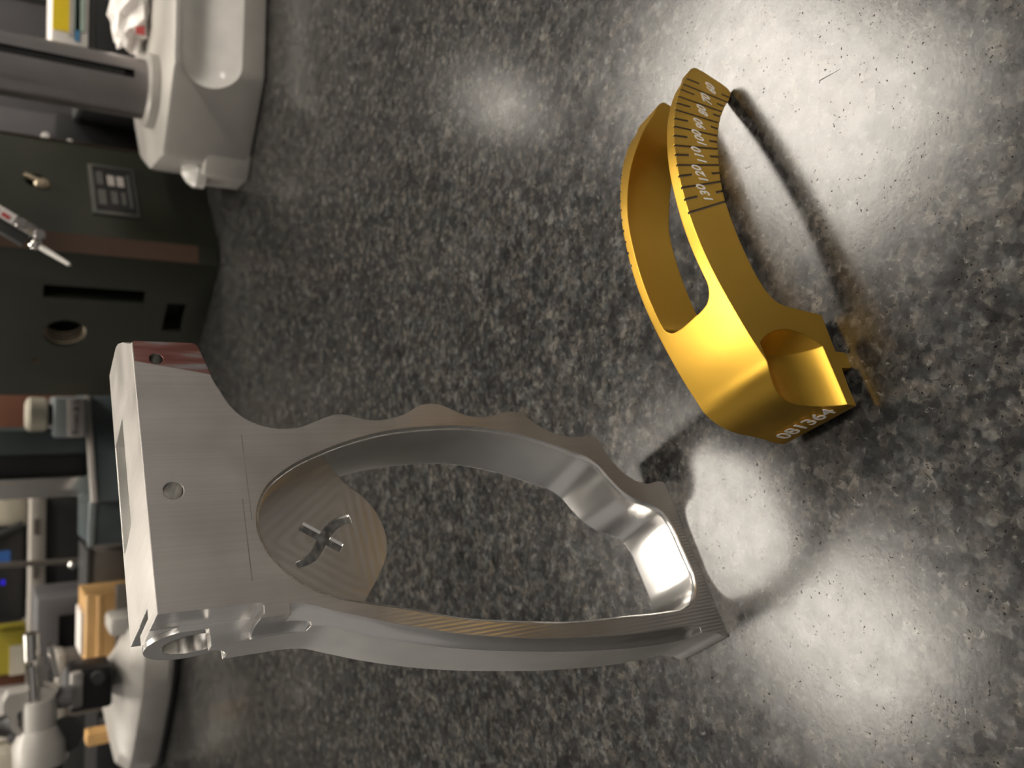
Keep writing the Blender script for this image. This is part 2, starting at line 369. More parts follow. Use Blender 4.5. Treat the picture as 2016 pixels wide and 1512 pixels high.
# ------------------------------------------------------------------ the machined handle (own axes: x along the face, y depth, z up; millimetres)
H = thing('machined_handle', 'silver machined aluminium pistol-grip handle standing upright with finger grooves and a big opening', 'handle', (-.0717, .1669, 0), math.radians(33.5))
BODY = [(22.9,139),(28,139),(28,151),(96.2,151),(96.8,150.4),(96.8,137.3),(96.5,136.2),(95.6,135.5),(88.7,133.8),(86.4,133.3),(84.6,132.7),(82.5,131.8),(78.5,130.1),(74.9,127.2),(72.9,124),
 (71.8,120.6),(71.5,116.8),(72.0,113),(73.4,109.4),(74.9,105.6),(75.6,102.6),(75.5,100.7),(74.6,97.7),(73.8,94.6),(73.7,91.3),(74.4,87),(75.9,82.7),(77.8,79.2),(78.6,77.2),(78.9,74.9),
 (78.8,72.9),(78.4,71.2),(77.2,68.8),(75.3,65),(74.4,60.5),(74.7,55.9),(75.7,51.9),(76.2,48.7),(75.7,45.8),(74.1,43.4),(71.3,40.7),(68.8,36.4),(67.2,31.2),(67.0,26.9),(67.4,22.9),(67.0,21),
 (65.5,19.9),(63.2,19.3),(58.5,17.9),(54.2,15.2),(51,11.4),(49.8,7.2),(50.3,2.2),(50.0,.7),(49.0,0),(1.4,0),(.3,.5),(.8,1.9),(1.9,3.9),(2.5,6),(3,8.7),(3.05,18.9),(3.6,31),(4.5,39.9),
 (5.9,51.4),(8,64.3),(10.1,75.6),(12.3,85.4),(14.9,94.7),(17.4,102.4),(20.2,109.8),(22.3,115.6),(22.8,119.5),(22.9,126.7),(22.9,134)]
HOLE = [(45,127.2),(50,126.6),(54.9,124),(59.3,118.7),(64.7,107.2),(67.8,97.5),(69.6,89),(70.6,78.5),(70.8,68),(69.9,58.6),(67.7,48.9),(64.6,39.8),(61.7,32.8),(59.5,27.9),(56.7,24.7),(51.7,21.9),
 (46.9,18.5),(44.1,14.6),(42.4,10.4),(40.1,7),(36.1,5.2),(30.3,4.7),(24.6,4.5),(19.6,4.4),(15.4,5.8),(12.3,8.7),(10.9,12.5),(10.8,18),(11,24),(11.5,31),(12.2,43.8),(13,53.1),(14.4,62.1),
 (16.3,72.9),(18.6,83.4),(20.9,90.6),(23.2,97.9),(25.3,105.5),(27.7,112.7),(30.6,118),(35.1,122.9),(40.1,126)]
def loc3(pts, d): return [(p[0]*mm, d*mm, p[1]*mm) for p in pts]
outl = spline(BODY, 10)
bm = bm_new(); add_rings(bm, [loc3(outl, 0), loc3(outl, 21)])
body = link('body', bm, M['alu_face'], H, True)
# thicker rail behind the top edge
RAIL = [(31,1.0),(96.5,1.0),(99.4,5.0),(104.8,12),(108.8,18.4),(110.2,22),(110.1,35.5),(31,35.5)]
bm = bm_new(); add_prism(bm, [(a*mm, b*mm) for a, b in RAIL], .1368, .1509, 'xyz')
boolean(body, link('c', bm, M['alu_face'], H, True), 'UNION')
# ring lug on the left end of the rail
bm = bm_new(); add_cyl(bm, (.0268, .019, .1405), (.052, .019, .1405), .0105, 56)
boolean(body, link('c', bm, M['alu_polish'], H, True), 'UNION')
bm = bm_new(); add_cyl(bm, (.020, .019, .1405), (.049, .019, .1405), .0066, 48)
boolean(body, link('c', bm, M['alu_polish'], H, True))
# clamp slot through the top, pocket in the back half of the top
bm = bm_new(); add_box(bm, .0308, .0331, .0098, .040, .1405, .16); boolean(body, link('c', bm, M['alu_polish'], H, True))
bm = bm_new(); add_prism(bm, [(.0878,.0205),(.0868,.0348),(.0553,.0348),(.0562,.028),(.0585,.0205)], .1455, .16, 'xyz')
boolean(body, link('c', bm, M['alu_polish'], H, True))
# the big opening, with a broken front edge
hole = relax(spline(HOLE, 10, corner=80), 3)
bm = bm_new(); add_rings(bm, [loc3(offset_poly(hole, 2.6), -1), loc3(offset_poly(hole, 1.05), 0), loc3(offset_poly(hole, .60), .27), loc3(offset_poly(hole, .25), .70), loc3(hole, 1.3), loc3(hole, 23)])
boolean(body, link('c', bm, M['alu_polish'], H, True))
# step that runs down the left edge: cove from the face to a ledge
def sweep_cut(path, sec):
    n = len(path); rings = []
    for i, p in enumerate(path):
        t = (path[min(i+1, n-1)] - path[max(i-1, 0)]).normalized(); nv = Vector((t.y, -t.x))      # outward = left
        if nv.x > 0: nv = -nv
        rings.append([((p.x + nv.x*min(a, 2.6) - max(a - 2.6, 0))*mm, d*mm, (p.y + nv.y*min(a, 2.6))*mm) for a, d in sec])
    bm = bm_new(); add_rings(bm, rings); boolean(body, link('c', bm, M['alu_polish'], H, True))
E0 = [(26.9,123.6),(26.6,121.5),(25.7,118.5),(23.8,113.9),(22.0,108.9),(19.4,102),(16.7,93.5),(14.1,84.7),(11.7,74.4),(9.7,64),(8.4,55),(7.1,44),(6.2,33.9),(5.7,23.2),(5.5,14.5),(5.2,11),(4.5,9.4)]
sweep_cut(spline(E0, 5, False, 90), [(0,-1),(0,1.4),(.25,2.8),(.8,3.9),(1.6,4.6),(2.6,5),(12,5),(12,-1)])
sweep_cut(spline([(24.4,142),(24.4,131),(24.4,126),(24.3,121),(23.6,118)], 4, False, 90), [(0,-1),(0,5),(.2,6.8),(.6,8.2),(1.1,8.8),(10,9.2),(10,-1)])
bm = bm_new(); add_prism(bm, [(.015,.1305),(.0246,.1305),(.0254,.1296),(.0272,.1294),(.0278,.1300),(.0280,.1312),(.0282,.16),(.015,.16)], -.001, .0095, 'xzy')
boolean(body, link('c', bm, M['alu_polish'], H, True))
# two dowel holes in the face
for u, v, r in ((91.6, 145.8, 1.55), (56.0, 145.2, 2.15)):
    bm = bm_new(); add_cyl(bm, (u*mm, -.002, v*mm), (u*mm, .009, v*mm), r*mm, 32)
    boolean(body, link('c', bm, M['alu_polish'], H, True))
shade(body, 24)
body.data.materials.append(M['alu_side_lit']); si = len(body.data.materials) - 1
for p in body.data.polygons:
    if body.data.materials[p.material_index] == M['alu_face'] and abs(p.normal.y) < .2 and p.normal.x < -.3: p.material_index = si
body['label'] = 'milled aluminium frame with a painted brick-red reflection at the top right end'
# web across the top of the opening, with the cut-through mark
WEB = [(25.0,104.6),(27.3,112.9),(30.3,118.3),(35.0,123.3),(40,126.4),(45,127.6),(50.2,127),(55.2,124.3),(59.7,118.9),(65.2,107.2),(66.0,104.3),(62.6,102.6),(59.5,100.4),(55.9,96.8),(50.4,93.9),(44.3,92.9),(39.7,93.8),(34.3,97.0),(29.6,100.9)]
bm = bm_new(); wl = spline(WEB, 6, corner=60); add_rings(bm, [loc3(wl, 9), loc3(wl, 10.6)])
web = link('web', bm, M['alu_web'], H, True)
def stroke(path, wd):
    P = [Vector(p) for p in path]; n = len(P); a, b = [], []
    for i in range(n):
        t = (P[min(i+1, n-1)] - P[max(i-1, 0)]).normalized(); nv = Vector((-t.y, t.x)); k = wd[i] if isinstance(wd, list) else wd
        a.append(P[i] + nv*k); b.append(P[i] - nv*k)
    return a + b[::-1]
bm = bm_new(); s = stroke([(49.0,114.6),(42.2,105.4)], 1.25); add_rings(bm, [loc3(s, 5), loc3(s, 20)])
boolean(web, link('c', bm, M['alu_polish'], H, True))
cs = spline([(49.9,101.6),(49.4,104.1),(47.9,106.9),(45.6,109.2),(42.9,111.1),(41.0,112.6),(39.7,114.9),(39.0,117.4)], 4, False, 90)
nn = len(cs); bm = bm_new(); s = stroke(cs, [1.15 + .25*math.sin(math.pi*i/(nn-1)) - .25*(i/(nn-1)) for i in range(nn)]); add_rings(bm, [loc3(s, 5), loc3(s, 20)])
boolean(web, link('c', bm, M['alu_polish'], H, True)); shade(web, 24)
web['label'] = 'recessed web with a cut-through cross mark of one straight and one curved bar'

# ------------------------------------------------------------------ the gold arc gauge (own axes: x along the arc, y depth, z up; millimetres)
G = thing('arc_gauge', 'gold anodised two-armed arc gauge with a degree scale from 60 to 130', 'gauge', (-.0038, .1239, .0048), math.radians(27.0))
T = 23.6
PROF = [(105.9,7.3),(105.5,5.4),(103.6,.9),(101.8,-2.7),(100.7,-3.9),(99.3,-4.1),(97.0,-2.4),(93.1,1.3),(87.4,5.8),(81.8,9.2),(76.1,12.0),(70.7,14.1),(63.7,16.6),(58.6,17.7),(54.5,18.2),(49.6,18.5),(40.2,18.2),(34.5,17.4),
 (30.6,16.1),(28.1,14.1),(26.9,11.6),(25.3,-1.7),(14.75,-1.0),(14.6,-4.2),(14.0,-4.75),(10.8,-4.75),(10.2,-4.3),(10.1,-.6),(5.2,-.1),(-.1,0),(.05,2.0),(.55,4.2),(1.0,5.6),(1.7,8.2),(2.4,11.3),(3.0,14.6),(3.8,17.7),(5.1,20.7),
 (7.0,23.4),(9.4,25.4),(12.0,26.4),(18.4,28.7),(25,30.5),(33.3,32.3),(42,33.3),(50.9,33.2),(57.2,32.5),(64.8,31.2),(71.2,29.5),(78.6,26.8),(84.5,24.1),(90.6,20.6),(97,16.0),(101,12.4),(104.9,9.3)]
def g3(pts, d): return [(p[0]*mm, d*mm, p[1]*mm) for p in pts]
gp = spline(PROF, 8, corner=40)
bm = bm_new(); add_rings(bm, [g3(gp, 0), g3(gp, T)])
gb = link('body', bm, M['gold'], G, True)
# gap between the arms
SLOT = [(130,3.0),(36,2.95),(33.2,3.1),(31.2,4.0),(29.6,5.8),(29.0,8.0),(28.8,11),(28.6,14),(28.6,17),(29.1,19.4),(30.6,20.9),(33,21.3),(52,21.2),(64,21.1),(75,20.2),(84,18.9),(92,17.1),(130,9)]
sl = spline(SLOT, 5, corner=60)
bm = bm_new(); add_rings(bm, [[(p.x*mm, p.y*mm, -.02) for p in sl], [(p.x*mm, p.y*mm, .05) for p in sl]])
boolean(gb, link('c', bm, M['gold'], G, True))
# thumb scoop at the lower end of the scale side
R_, RC, S0 = 14.4, 20.0, 22.2
sag = lambda r: RC - math.sqrt(RC*RC - r*r)
pr = [(0, R_), (10 + S0 - sag(R_), R_)] + [(10 + S0 - sag(R_*k/8), max(R_*k/8, .02)) for k in range(7, -1, -1)]
bm = bm_new(); add_lathe(bm, (-.010, -.0088, .0146), (.03, -.0088, .0146), [(t*mm, r*mm) for t, r in pr], 96)
boolean(gb, link('c', bm, M['gold'], G, True))
# tongue under the body only at the scale side
bm = bm_new(); add_box(bm, .0095, .0155, .0065, .03, -.0062, -.0011); boolean(gb, link('c', bm, M['gold'], G, True))
# engraved degree marks, both outer faces
CEN = Vector((86.7, -59.0))
majors = [((97.6,15.7),(95.2,-.7)),((92.1,19.3),(90.5,2.2)),((86.6,23.1),(85.8,6.7)),((80.2,26.4),(80.6,10)),((73.3,29.2),(75.6,12.3)),((66.5,31.5),(69.8,14.5)),((59.1,33),(64,16.6)),((51.4,33.8),(57.4,18))]
st = [((100.3,13.4),(99.6,8.2)),((95.2,17.5),(94.5,12.4)),((89.3,21.5),(89.2,16.3)),((83.2,25.1),(83.4,19.6)),((76.8,28),(77.3,22.5)),((70,30.4),(71,24.6)),((62.8,32.3),(64.5,26.4)),((55.4,33.5),(57.4,27.7))]
sb = [((97.9,.3),(97.5,-2)),((93.5,4.2),(93,1.5)),((88.7,7.9),(88.5,4.7)),((83.6,11.2),(83.3,8.3)),((78,14.2),(78.2,11.1)),((72.3,16.6),(72.7,13.4)),((66.2,18.7),(67,15.6)),((59.9,20.1),(60.9,17.2))]
bm = bm_new()
for kind, L in (('m', majors), ('t', st), ('b', sb)):
    for a, b in L:
        a, b = Vector(a), Vector(b); d = (b - a).normalized(); nv = Vector((-d.y, d.x)) * (.27 if kind == 'm' else .30)
        if kind in 'mt': a = a - d*2
        if kind in 'mb': b = b + d*2
        q = [a + nv, b + nv, b - nv, a - nv]
        for w0, w1 in ((-1, .42), (T - .42, T + 1)):
            A = [bm.verts.new((p.x*mm, w0*mm, p.y*mm)) for p in q]; B = [bm.verts.new((p.x*mm, w1*mm, p.y*mm)) for p in q]
            bm.faces.new(A); bm.faces.new(B[::-1])
            for i in range(4): bm.faces.new((A[i], B[i], B[(i+1) % 4], A[(i+1) % 4]))
boolean(gb, link('c', bm, M['groove'], G, True)); shade(gb, 24)
gb['label'] = 'gold body with two curved arms, engraved marks and a thumb scoop'
def text_mesh(name, txt, size, m, parent, basis, shear=0.0, wide=1.0, bold=0.0, depth=.00006):
    cu = bpy.data.curves.new('t', 'FONT'); cu.body = txt; cu.size = size; cu.align_x = 'CENTER'; cu.align_y = 'CENTER'
    cu.shear = shear; cu.extrude = depth; cu.offset = bold; cu.resolution_u = 3
    o = bpy.data.objects.new('t', cu); COL.objects.link(o)
    dg = bpy.context.evaluated_depsgraph_get(); dg.update()
    me = bpy.data.meshes.new_from_object(o.evaluated_get(dg)); bpy.data.objects.remove(o); bpy.data.curves.remove(cu)
    me.name = name; me.materials.clear(); me.materials.append(m)
    for v in me.vertices: v.co = basis @ Vector((v.co.x*wide, v.co.y, v.co.z))
    n = bpy.data.objects.new(name, me); COL.objects.link(n); n.parent = parent; return n
def basis(o, xa, ya, za): return Matrix(((xa[0], ya[0], za[0], o[0]), (xa[1], ya[1], za[1], o[1]), (xa[2], ya[2], za[2], o[2]), (0, 0, 0, 1)))
for txt, (s_, z_) in zip(('60','70','80','90','100','110','120','130'), ((98.8,4.1),(93.8,8.1),(88.7,11.9),(83.1,15.5),(77.7,17.9),(71.4,20.7),(65,23.2),(58.7,24.4))):
    r = (Vector((s_, z_)) - CEN).normalized(); tx = (r.y, 0, -r.x); ty = (r.x, 0, r.y)
    text_mesh('scale_number', txt, .0043, M['ink'], G, basis((s_*mm, -.00003, z_*mm), tx, ty, (0, -1, 0)), .28, .86, .00010)
ed = Vector((.90, 0, 5.0)).normalized()     # up the end face
text_mesh('serial_number', '081364', .0062, M['ink'], G, basis((.00050, .0122, .0043), (0, -1, 0), tuple(ed), (-ed.z, 0, ed.x)), 0, .92, .00008)

# ------------------------------------------------------------------ comparator stand, back right
CS = thing('comparator_stand', 'pale grey cast comparator stand with a thick steel column, right of the green block', 'stand', (.30, .75, 0))
plan = [(.2235,.628),(.46,.618),(.47,.66),(.47,.80),(.225,.80),(.185,.765),(.166,.72),(.166,.668)]
bm = bm_new(); add_prism(bm, plan, 0, .0655, 'xyz', .004)
base = link('base', bm, M['grey_paint'], CS)
bm = bm_new()                                                   # scooped trough in the front of the base
add_lathe(bm, (.2255-.018, .622, .0395), (.50, .622, .0395), [(.0003 + .0225*(1-math.cos(a)), .0225*math.sin(a)) for a in [k*math.pi/16 for k in range(1, 9)]] + [(.27, .0225)], 40)
boolean(base, link('c', bm, M['white_gloss'], CS)); shade(base, 30)
bm = bm_new(); add_prism(bm, [(.176,.662),(.20,.69),(.20,.74),(.165,.74),(.1555,.70),(.1575,.671)], 0, .034, 'xyz', .002); link('foot', bm, M['grey_paint'], CS)
bm = bm_new(); add_lathe(bm, (.1625, .690, .030), (.1625, .690, .046), [(0, .012), (.007, .012), (.012, .009), (.016, .004)], 24); link('levelling_knob', bm, M['white_gloss'], CS)
cyl('collar', M['grey_paint'], CS, (.2225, .70, .064), (.2225, .70, .0735), .028, 40, None, .002)
bm = bm_new(); add_lathe(bm, (.2225, .70, .070), (.2225, .70, .40), [(0, .0222), (.33, .0222)], 64)
colm = link('column', bm, M['dark_steel'], CS)
bm = bm_new(); add_box(bm, .2232, .2296, .665, .684, .083, .45); boolean(colm, link('c', bm, M['black'], CS)); shade(colm, 30)
bm = bm_new()
for k in range(130): add_box(bm, .2236, .2292, .6810, .6845, .0900 + k*.0022, .0911 + k*.0022)
rk = link('rack_teeth', bm, M['darkgrey'], CS); rk.parent = colm; rk['kind'] = 'stuff'
bm = bm_new(); add_box(bm, .190, .255, .665, .735, .235, .27, .004); link('clamp', bm, M['grey_paint'], CS)
cyl('arm', M['steel'], CS, (.20, .690, .252), (.110, .615, .252), .007)
# white crumpled wrapper lying on the stand
def crumple(name, c, sx, sy, sz, m, parent=None, seed=1):
    random.seed(seed); bm = bm_new(); bmesh.ops.create_icosphere(bm, subdivisions=3, radius=1)
    for v in bm.verts:
        k = 1 + random.uniform(-.22, .18)
        v.co = Vector((c[0] + v.co.x*sx*k, c[1] + v.co.y*sy*k, c[2] + max(v.co.z, -.55)*sz*k))
    zmin = min(v.co.z for v in bm.verts)
    for v in bm.verts: v.co.z += c[2] - zmin
    return link(name, bm, m, parent, smooth=10)
WR = thing('crumpled_wrapper', 'white crumpled wrapper with a red print on the pale grey base', 'wrapper', (.30, .74, .0655))
crumple('wrapper', (.302, .745, .0660), .036, .030, .016, M['paper'], WR, 3)
bm = bm_new(); add_box(bm, .272, .279, .7185, .7200, .070, .0765); link('red_print', bm, M['red'], WR)

# ------------------------------------------------------------------ dark green cast block, back centre
gA = Vector((.1045, .7505)); dR = Vector((math.cos(math.radians(41.3)), math.sin(math.radians(41.3)))); dL = Vector((-dR.y, dR.x))
def gpt(a, b): p = gA + dR*a + dL*b; return (p.x, p.y)
GB = thing('cast_block', 'dark green cast iron block with a slot, bores and a black nameplate', 'block', (gA.x, gA.y, 0), math.radians(41.3))
# own axes: x along the right face, y along the left face
bm = bm_new(); add_prism(bm, [(.014,0),(.138,0),(.150,.010),(.150,.186),(0,.186),(0,.008)], 0, .26, 'xyz', .0015)
blk = link('body', bm, M['green'], GB, True)
for (y0, y1, z0, z1) in ((.0445,.0585,.055,.133), (.057,.092,.019,.036)):
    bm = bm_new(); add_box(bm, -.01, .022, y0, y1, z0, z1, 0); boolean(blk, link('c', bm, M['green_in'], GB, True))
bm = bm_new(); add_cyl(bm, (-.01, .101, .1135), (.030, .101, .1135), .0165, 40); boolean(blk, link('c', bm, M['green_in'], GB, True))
bm = bm_new(); add_cyl(bm, (.026, .101, .1135), (.031, .101, .1135), .0168, 36); link('bore_bottom', bm, M['black'], GB, True)
bm = bm_new(); add_cyl(bm, (-.01, .137, .1335), (.004, .137, .1335), .003, 20); boolean(blk, link('c', bm, M['brass_in'], GB, True))
bm = bm_new(); add_cyl(bm, (.0775, -.01, .138), (.0775, .012, .138), .0085, 28); boolean(blk, link('c', bm, M['black'], GB, True))
shade(blk, 30)
def gprism(name, m, pts, z0, z1, parent=GB):
    bm = bm_new(); add_prism(bm, pts, z0, z1, 'xyz'); return link(name, bm, m, parent, True)
gprism('worn_edge', M['brown_worn'], [(.0005,.0080),(.0140,.0003),(.0136,-.0006),(-.0002,.0072)], .018, .259)
gprism('worn_edge', M['brown_worn'], [(.1385,-.0004),(.1505,.0096),(.1508,.0086),(.139,-.0012)], .002, .259)
for k in range(4):                                                # thread inside the bore
    bm = bm_new(); add_lathe(bm, (.003 + k*.004, .101, .1135), (.03, .101, .1135), [(0, .0168), (.001, .0150), (.002, .0168)], 36, False); link('thread_ridge', bm, M['brass_in'], GB, True)
bm = bm_new(); add_lathe(bm, (.074, -.003, .1345), (.074, .004, .1345), [(0, .0045), (.002, .0060), (.007, .0060)], 20); link('screw', bm, M['brass_in'], GB, True)
bm = bm_new(); add_cyl(bm, (.081, -.002, .147), (.0725, -.002, .1325), .0022, 12); link('pin', bm, M['brass_in'], GB, True)
bm = bm_new(); add_box(bm, .042, .109, -.0022, .001, .0615, .0985, .0006); plate = link('nameplate', bm, M['plate_grey'], GB, True)
bm = bm_new(); add_box(bm, .046, .1055, -.0028, .0, .0645, .0955); pf = link('black_field', bm, M['black'], plate, True)
for (a, b, c, d, mk) in ((.080,.094,.0790,.0845,'label'), (.080,.094,.0715,.0770,'label'), (.080,.098,.0880,.0930,'plate_grey'), (.053,.073,.0870,.0930,'plate_grey'), (.055,.072,.0780,.0830,'plate_grey'), (.055,.072,.0715,.0750,'plate_grey'), (.052,.098,.0665,.0690,'plate_grey')):
    bm = bm_new(); add_box(bm, a, b, -.0031, -.001, c, d); link('print_block', bm, M[mk], plate, True)

# ------------------------------------------------------------------ test indicator hanging in front of the block
TI = thing('test_indicator', 'small silver lever test indicator with a bright stylus in front of the green block', 'indicator', (.0905, .62, .15))
ax = Vector((.0105, 0, .0185)).normalized(); side = Vector((ax.z, 0, -ax.x))
def obox(bm, c, a0, a1, s0, s1, y0, y1, bev=.0006):
    vs0 = len(bm.verts)
    add_box(bm, s0, s1, y0, y1, a0, a1, bev)
    bm.verts.ensure_lookup_table()
    for v in bm.verts[vs0:]: v.co = Vector(c) + side*v.co.x + Vector((0, v.co.y, 0)) + ax*v.co.z
tc_ = (.0885, .62, .1485)
bm = bm_new(); obox(bm, tc_, .002, .085, -.0012, .0062, -.006, .010); link('body', bm, M['steel'], TI)
bm = bm_new(); obox(bm, tc_, .004, .085, -.0080, -.0014, -.004, .010); link('side_cover', bm, M['darkgrey'], TI)
bm = bm_new(); obox(bm, tc_, .0155, .034, -.0006, .0056, -.0066, -.005, 0); lb = link('label', bm, M['paper'], TI)
bm = bm_new(); obox(bm, tc_, .018, .023, .0005, .0030, -.0070, -.006, 0); obox(bm, tc_, .025, .030, .0005, .0030, -.0070, -.006, 0); link('print', bm, M['red'], lb)
for a in (.0115, -.0005):
    c = Vector(tc_) + ax*a + side*.0026
    bm = bm_new(); add_lathe(bm, c + Vector((0, -.0075, 0)), c + Vector((0, .004, 0)), [(0, .0028), (.0008, .0034), (.011, .0034)], 20); link('screw', bm, M['dark_steel'], TI)
bm = bm_new(); c = Vector(tc_) + ax*-.0012 - side*.0030; add_ball(bm, c, .0042); link('ball_joint', bm, M['chrome'], TI)
bm = bm_new(); add_lathe(bm, c, Vector((.0722, .612, .1290)), [(0, .0018), (.006, .0019), (.0215, .0013), (.0235, .0014), (.025, .0004)], 16); link('stylus', bm, M['bright_satin'], TI)
cyl('stem', M['steel'], TI, Vector(tc_) + ax*.083, (.122, .625, .258), .0035)

# ------------------------------------------------------------------ slate height gauge behind the handle
HG = thing('height_gauge', 'slate grey height gauge with a bright steel beam, behind the handle', 'height gauge', (-.09, 1.04, 0))
bm = bm_new(); add_prism(bm, [(-.021,1.035),(-.128,.955),(-.150,1.10),(-.020,1.14)], 0, .074, 'xyz', .004); link('base', bm, M['slate'], HG)
bm = bm_new(); add_prism(bm, [(-.131,.985),(-.182,1.0),(-.190,1.12),(-.135,1.12)], 0, .072, 'xyz', .004); link('base_extension', bm, M['slate'], HG)
bm = bm_new(); add_prism(bm, [(-.021,1.030),(-.128,.950),(-.129,.957),(-.021,1.037)], .0705, .0765, 'xyz', .0008); link('edge_highlight', bm, M['label'], HG)  # pale strip paints the highlight along the top front edge
bm = bm_new(); add_prism(bm, [(-.1315,.982),(-.182,.997),(-.182,1.003),(-.1315,.988)], .068, .0745, 'xyz', .0008); link('edge_highlight', bm, M['slate_light'], HG)  # painted highlight continues along the extension's edge
box('housing', M['slate'], HG, -.083, -.056, 1.01, 1.07, .074, .30, .003)
box('scale_panel', M['black'], HG, -.106, -.082, 1.015, 1.06, .074, .30, .002)
box('beam', M['steel'], HG, -.127, -.106, 1.00, 1.03, .070, .34, .002)
hd = box('slider', M['slate_light'], HG, -.064, -.022, .995, 1.05, .0765, .1085, .003)
box('label_plate', M['label'], HG, -.0635, -.0235, .9935, .9955, .0800, .0955, .0003)
text_mesh('lettering', 'Brown & S', .0092, M['black'], HG, basis((-.043 + .09, .9930 - 1.04, .0878), (1, 0, 0), (0, 0, 1), (0, -1, 0)), 0, .9)
cyl('neck', M['black'], HG, (-.0405, 1.015, .108), (-.0405, 1.015, .117), .011)
bm = bm_new(); add_lathe(bm, (-.0405, 1.015, .113), (-.0405, 1.015, .1335), [(0, .015), (.002, .018), (.016, .0185), (.0185, .017), (.0205, .012)], 32); link('knob', bm, M['cream'], HG)
WBX = thing('wooden_case', 'reddish brown wooden case behind the slate height gauge', 'case', (-.045, 1.22, 0))
box('body', M['wood_brown'], WBX, -.085, -.020, 1.19, 1.29, 0, .19, .002); box('lid', M['wood'], WBX, -.087, -.018, 1.188, 1.292, .19, .205, .002)

# ------------------------------------------------------------------ left background
CB = thing('black_cabinet', 'low black cabinet with a beige metal rail along its top edge', 'cabinet', (-.26, 1.35, 0))
box('body', M['darkgrey'], CB, -.35, -.155, 1.262, 1.45, 0, .100, .002); box('rail', M['beige'], CB, -.345, -.158, 1.245, 1.30, .0955, .1135, .002)
for x0, x1 in ((-.205, -.185), (-.262, -.245)): box('mark', M['taupe'], CB, x0, x1, 1.2440, 1.2455, .103, .110, 0)
box('red_mark', M['red'], CB, -.300, -.272, 1.2440, 1.2455, .1030, .1065, 0)
BD = thing('black_device', 'black electronic device with a blue light standing on the beige rail', 'device', (-.25, 1.36, .1135))
box('case', M['black'], BD, -.330, -.205, 1.31, 1.40, .1135, .20, .004)
box('tape', M['blue_tape'], BD, -.252, -.234, 1.3085, 1.3105, .1330, .1480, 0)
box('light', M['led'], BD, -.280, -.273, 1.3085, 1.3105, .1385, .1435, .001)
box('bright_edge', M['screen'], BD, -.332, -.236, 1.3070, 1.3105, .1545, .170, 0)
cyl('cable', M['rubber'], BD, (-.235, 1.305, .20), (-.200, 1.305, .1175), .006)
CP = thing('cream_box', 'small cream box on the black cabinet next to the black device', 'box', (-.180, 1.33, .1135))
box('body', M['cream'], CP, -.203, -.155, 1.32, 1.37, .1135, .165, .002); box('lid', M['label'], CP, -.204, -.154, 1.319, 1.371, .165, .180, .002)
RS = thing('rod_stand', 'thin dark vertical rod with a small shiny knob before the black cabinet', 'stand', (-.236, 1.20, 0))
cyl('base', M['darkgrey'], RS, (-.236, 1.20, 0), (-.236, 1.20, .012), .02); cyl('rod', M['taupe'], RS, (-.2365, 1.20, .012), (-.230, 1.20, .22), .0035)
bm = bm_new(); add_ball(bm, Vector((-.2385, 1.196, .069)), .006); link('knob', bm, M['chrome'], RS)
DG = thing('dark_grey_box', 'plain dark grey box beside the pale wooden block', 'box', (-.245, 1.14, 0))
box('body', M['taupe'], DG, -.272, -.206, 1.10, 1.18, 0, .060, .002); box('lid', M['darkgrey'], DG, -.273, -.205, 1.099, 1.181, .056, .064, .001)
GM = thing('grey_machine', 'blue-grey machine housing with a dark window behind the wooden block', 'machine', (-.305, 1.19, 0))
gmb = box('housing', M['midgrey'], GM, -.355, -.268, 1.15, 1.235, 0, .111, .003)
bm = bm_new(); add_box(bm, -.333, -.290, 1.14, 1.165, .03, .0875); boolean(gmb, link('c', bm, M['black'], GM)); shade(gmb)
box('window', M['black'], GM, -.3325, -.2905, 1.1605, 1.164, .031, .087, 0)
WB = thing('wooden_block', 'pale pine block with a grooved front behind the clamp of the bench micrometer', 'block', (-.27, 1.03, 0))
bm = bm_new(); add_prism(bm, [(1.0,0),(1.0,.058),(.998,.0585),(.998,.0635),(1.001,.064),(1.001,.0735),(1.004,.0755),(1.06,.0755),(1.06,0)], -.306, -.235, 'yzx', .001); link('body', bm, M['wood'], WB)
box('base_board', M['taupe'], WB, -.300, -.225, .994, 1.0, 0, .046, .001)
PS = thing('paper_slip', 'pale paper slip lying on the pine block', 'paper', (-.275, 1.03, .0755))
bm = bm_new(); add_box(bm, -.300, -.254, 1.006, 1.05, .0757, .0790, .0008); link('slip', bm, M['paper'], PS)
WS = thing('wooden_stick', 'short pine stick standing at the lower left behind the grey stand', 'stick', (-.39, 1.01, 0))
bm = bm_new(); add_prism(bm, [(-.3965,0),(-.3965,.066),(-.3980,.0685),(-.3965,.072),(-.3850,.072),(-.3838,.0685),(-.3850,.066),(-.3850,0)], 1.0, 1.02, 'xzy', .0008); link('stick', bm, M['wood'], WS)
BB = thing('black_case', 'black case with grey straps at the lower left behind the stand', 'case', (-.45, 1.14, 0))
box('body', M['black'], BB, -.52, -.385, 1.09, 1.20, 0, .052, .003)
for x in (-.425, -.405): box('strap', M['midgrey'], BB, x - .004, x + .003, 1.087, 1.0895, .0, .048, 0)
GP = thing('grey_side_box', 'grey-brown box between the wooden stick and the bench micrometer', 'box', (-.35, 1.08, 0))
box('body', M['taupe'], GP, -.383, -.312, 1.058, 1.09, 0, .094, .002); box('lid', M['beige'], GP, -.384, -.311, 1.057, 1.091, .088, .096, .001)
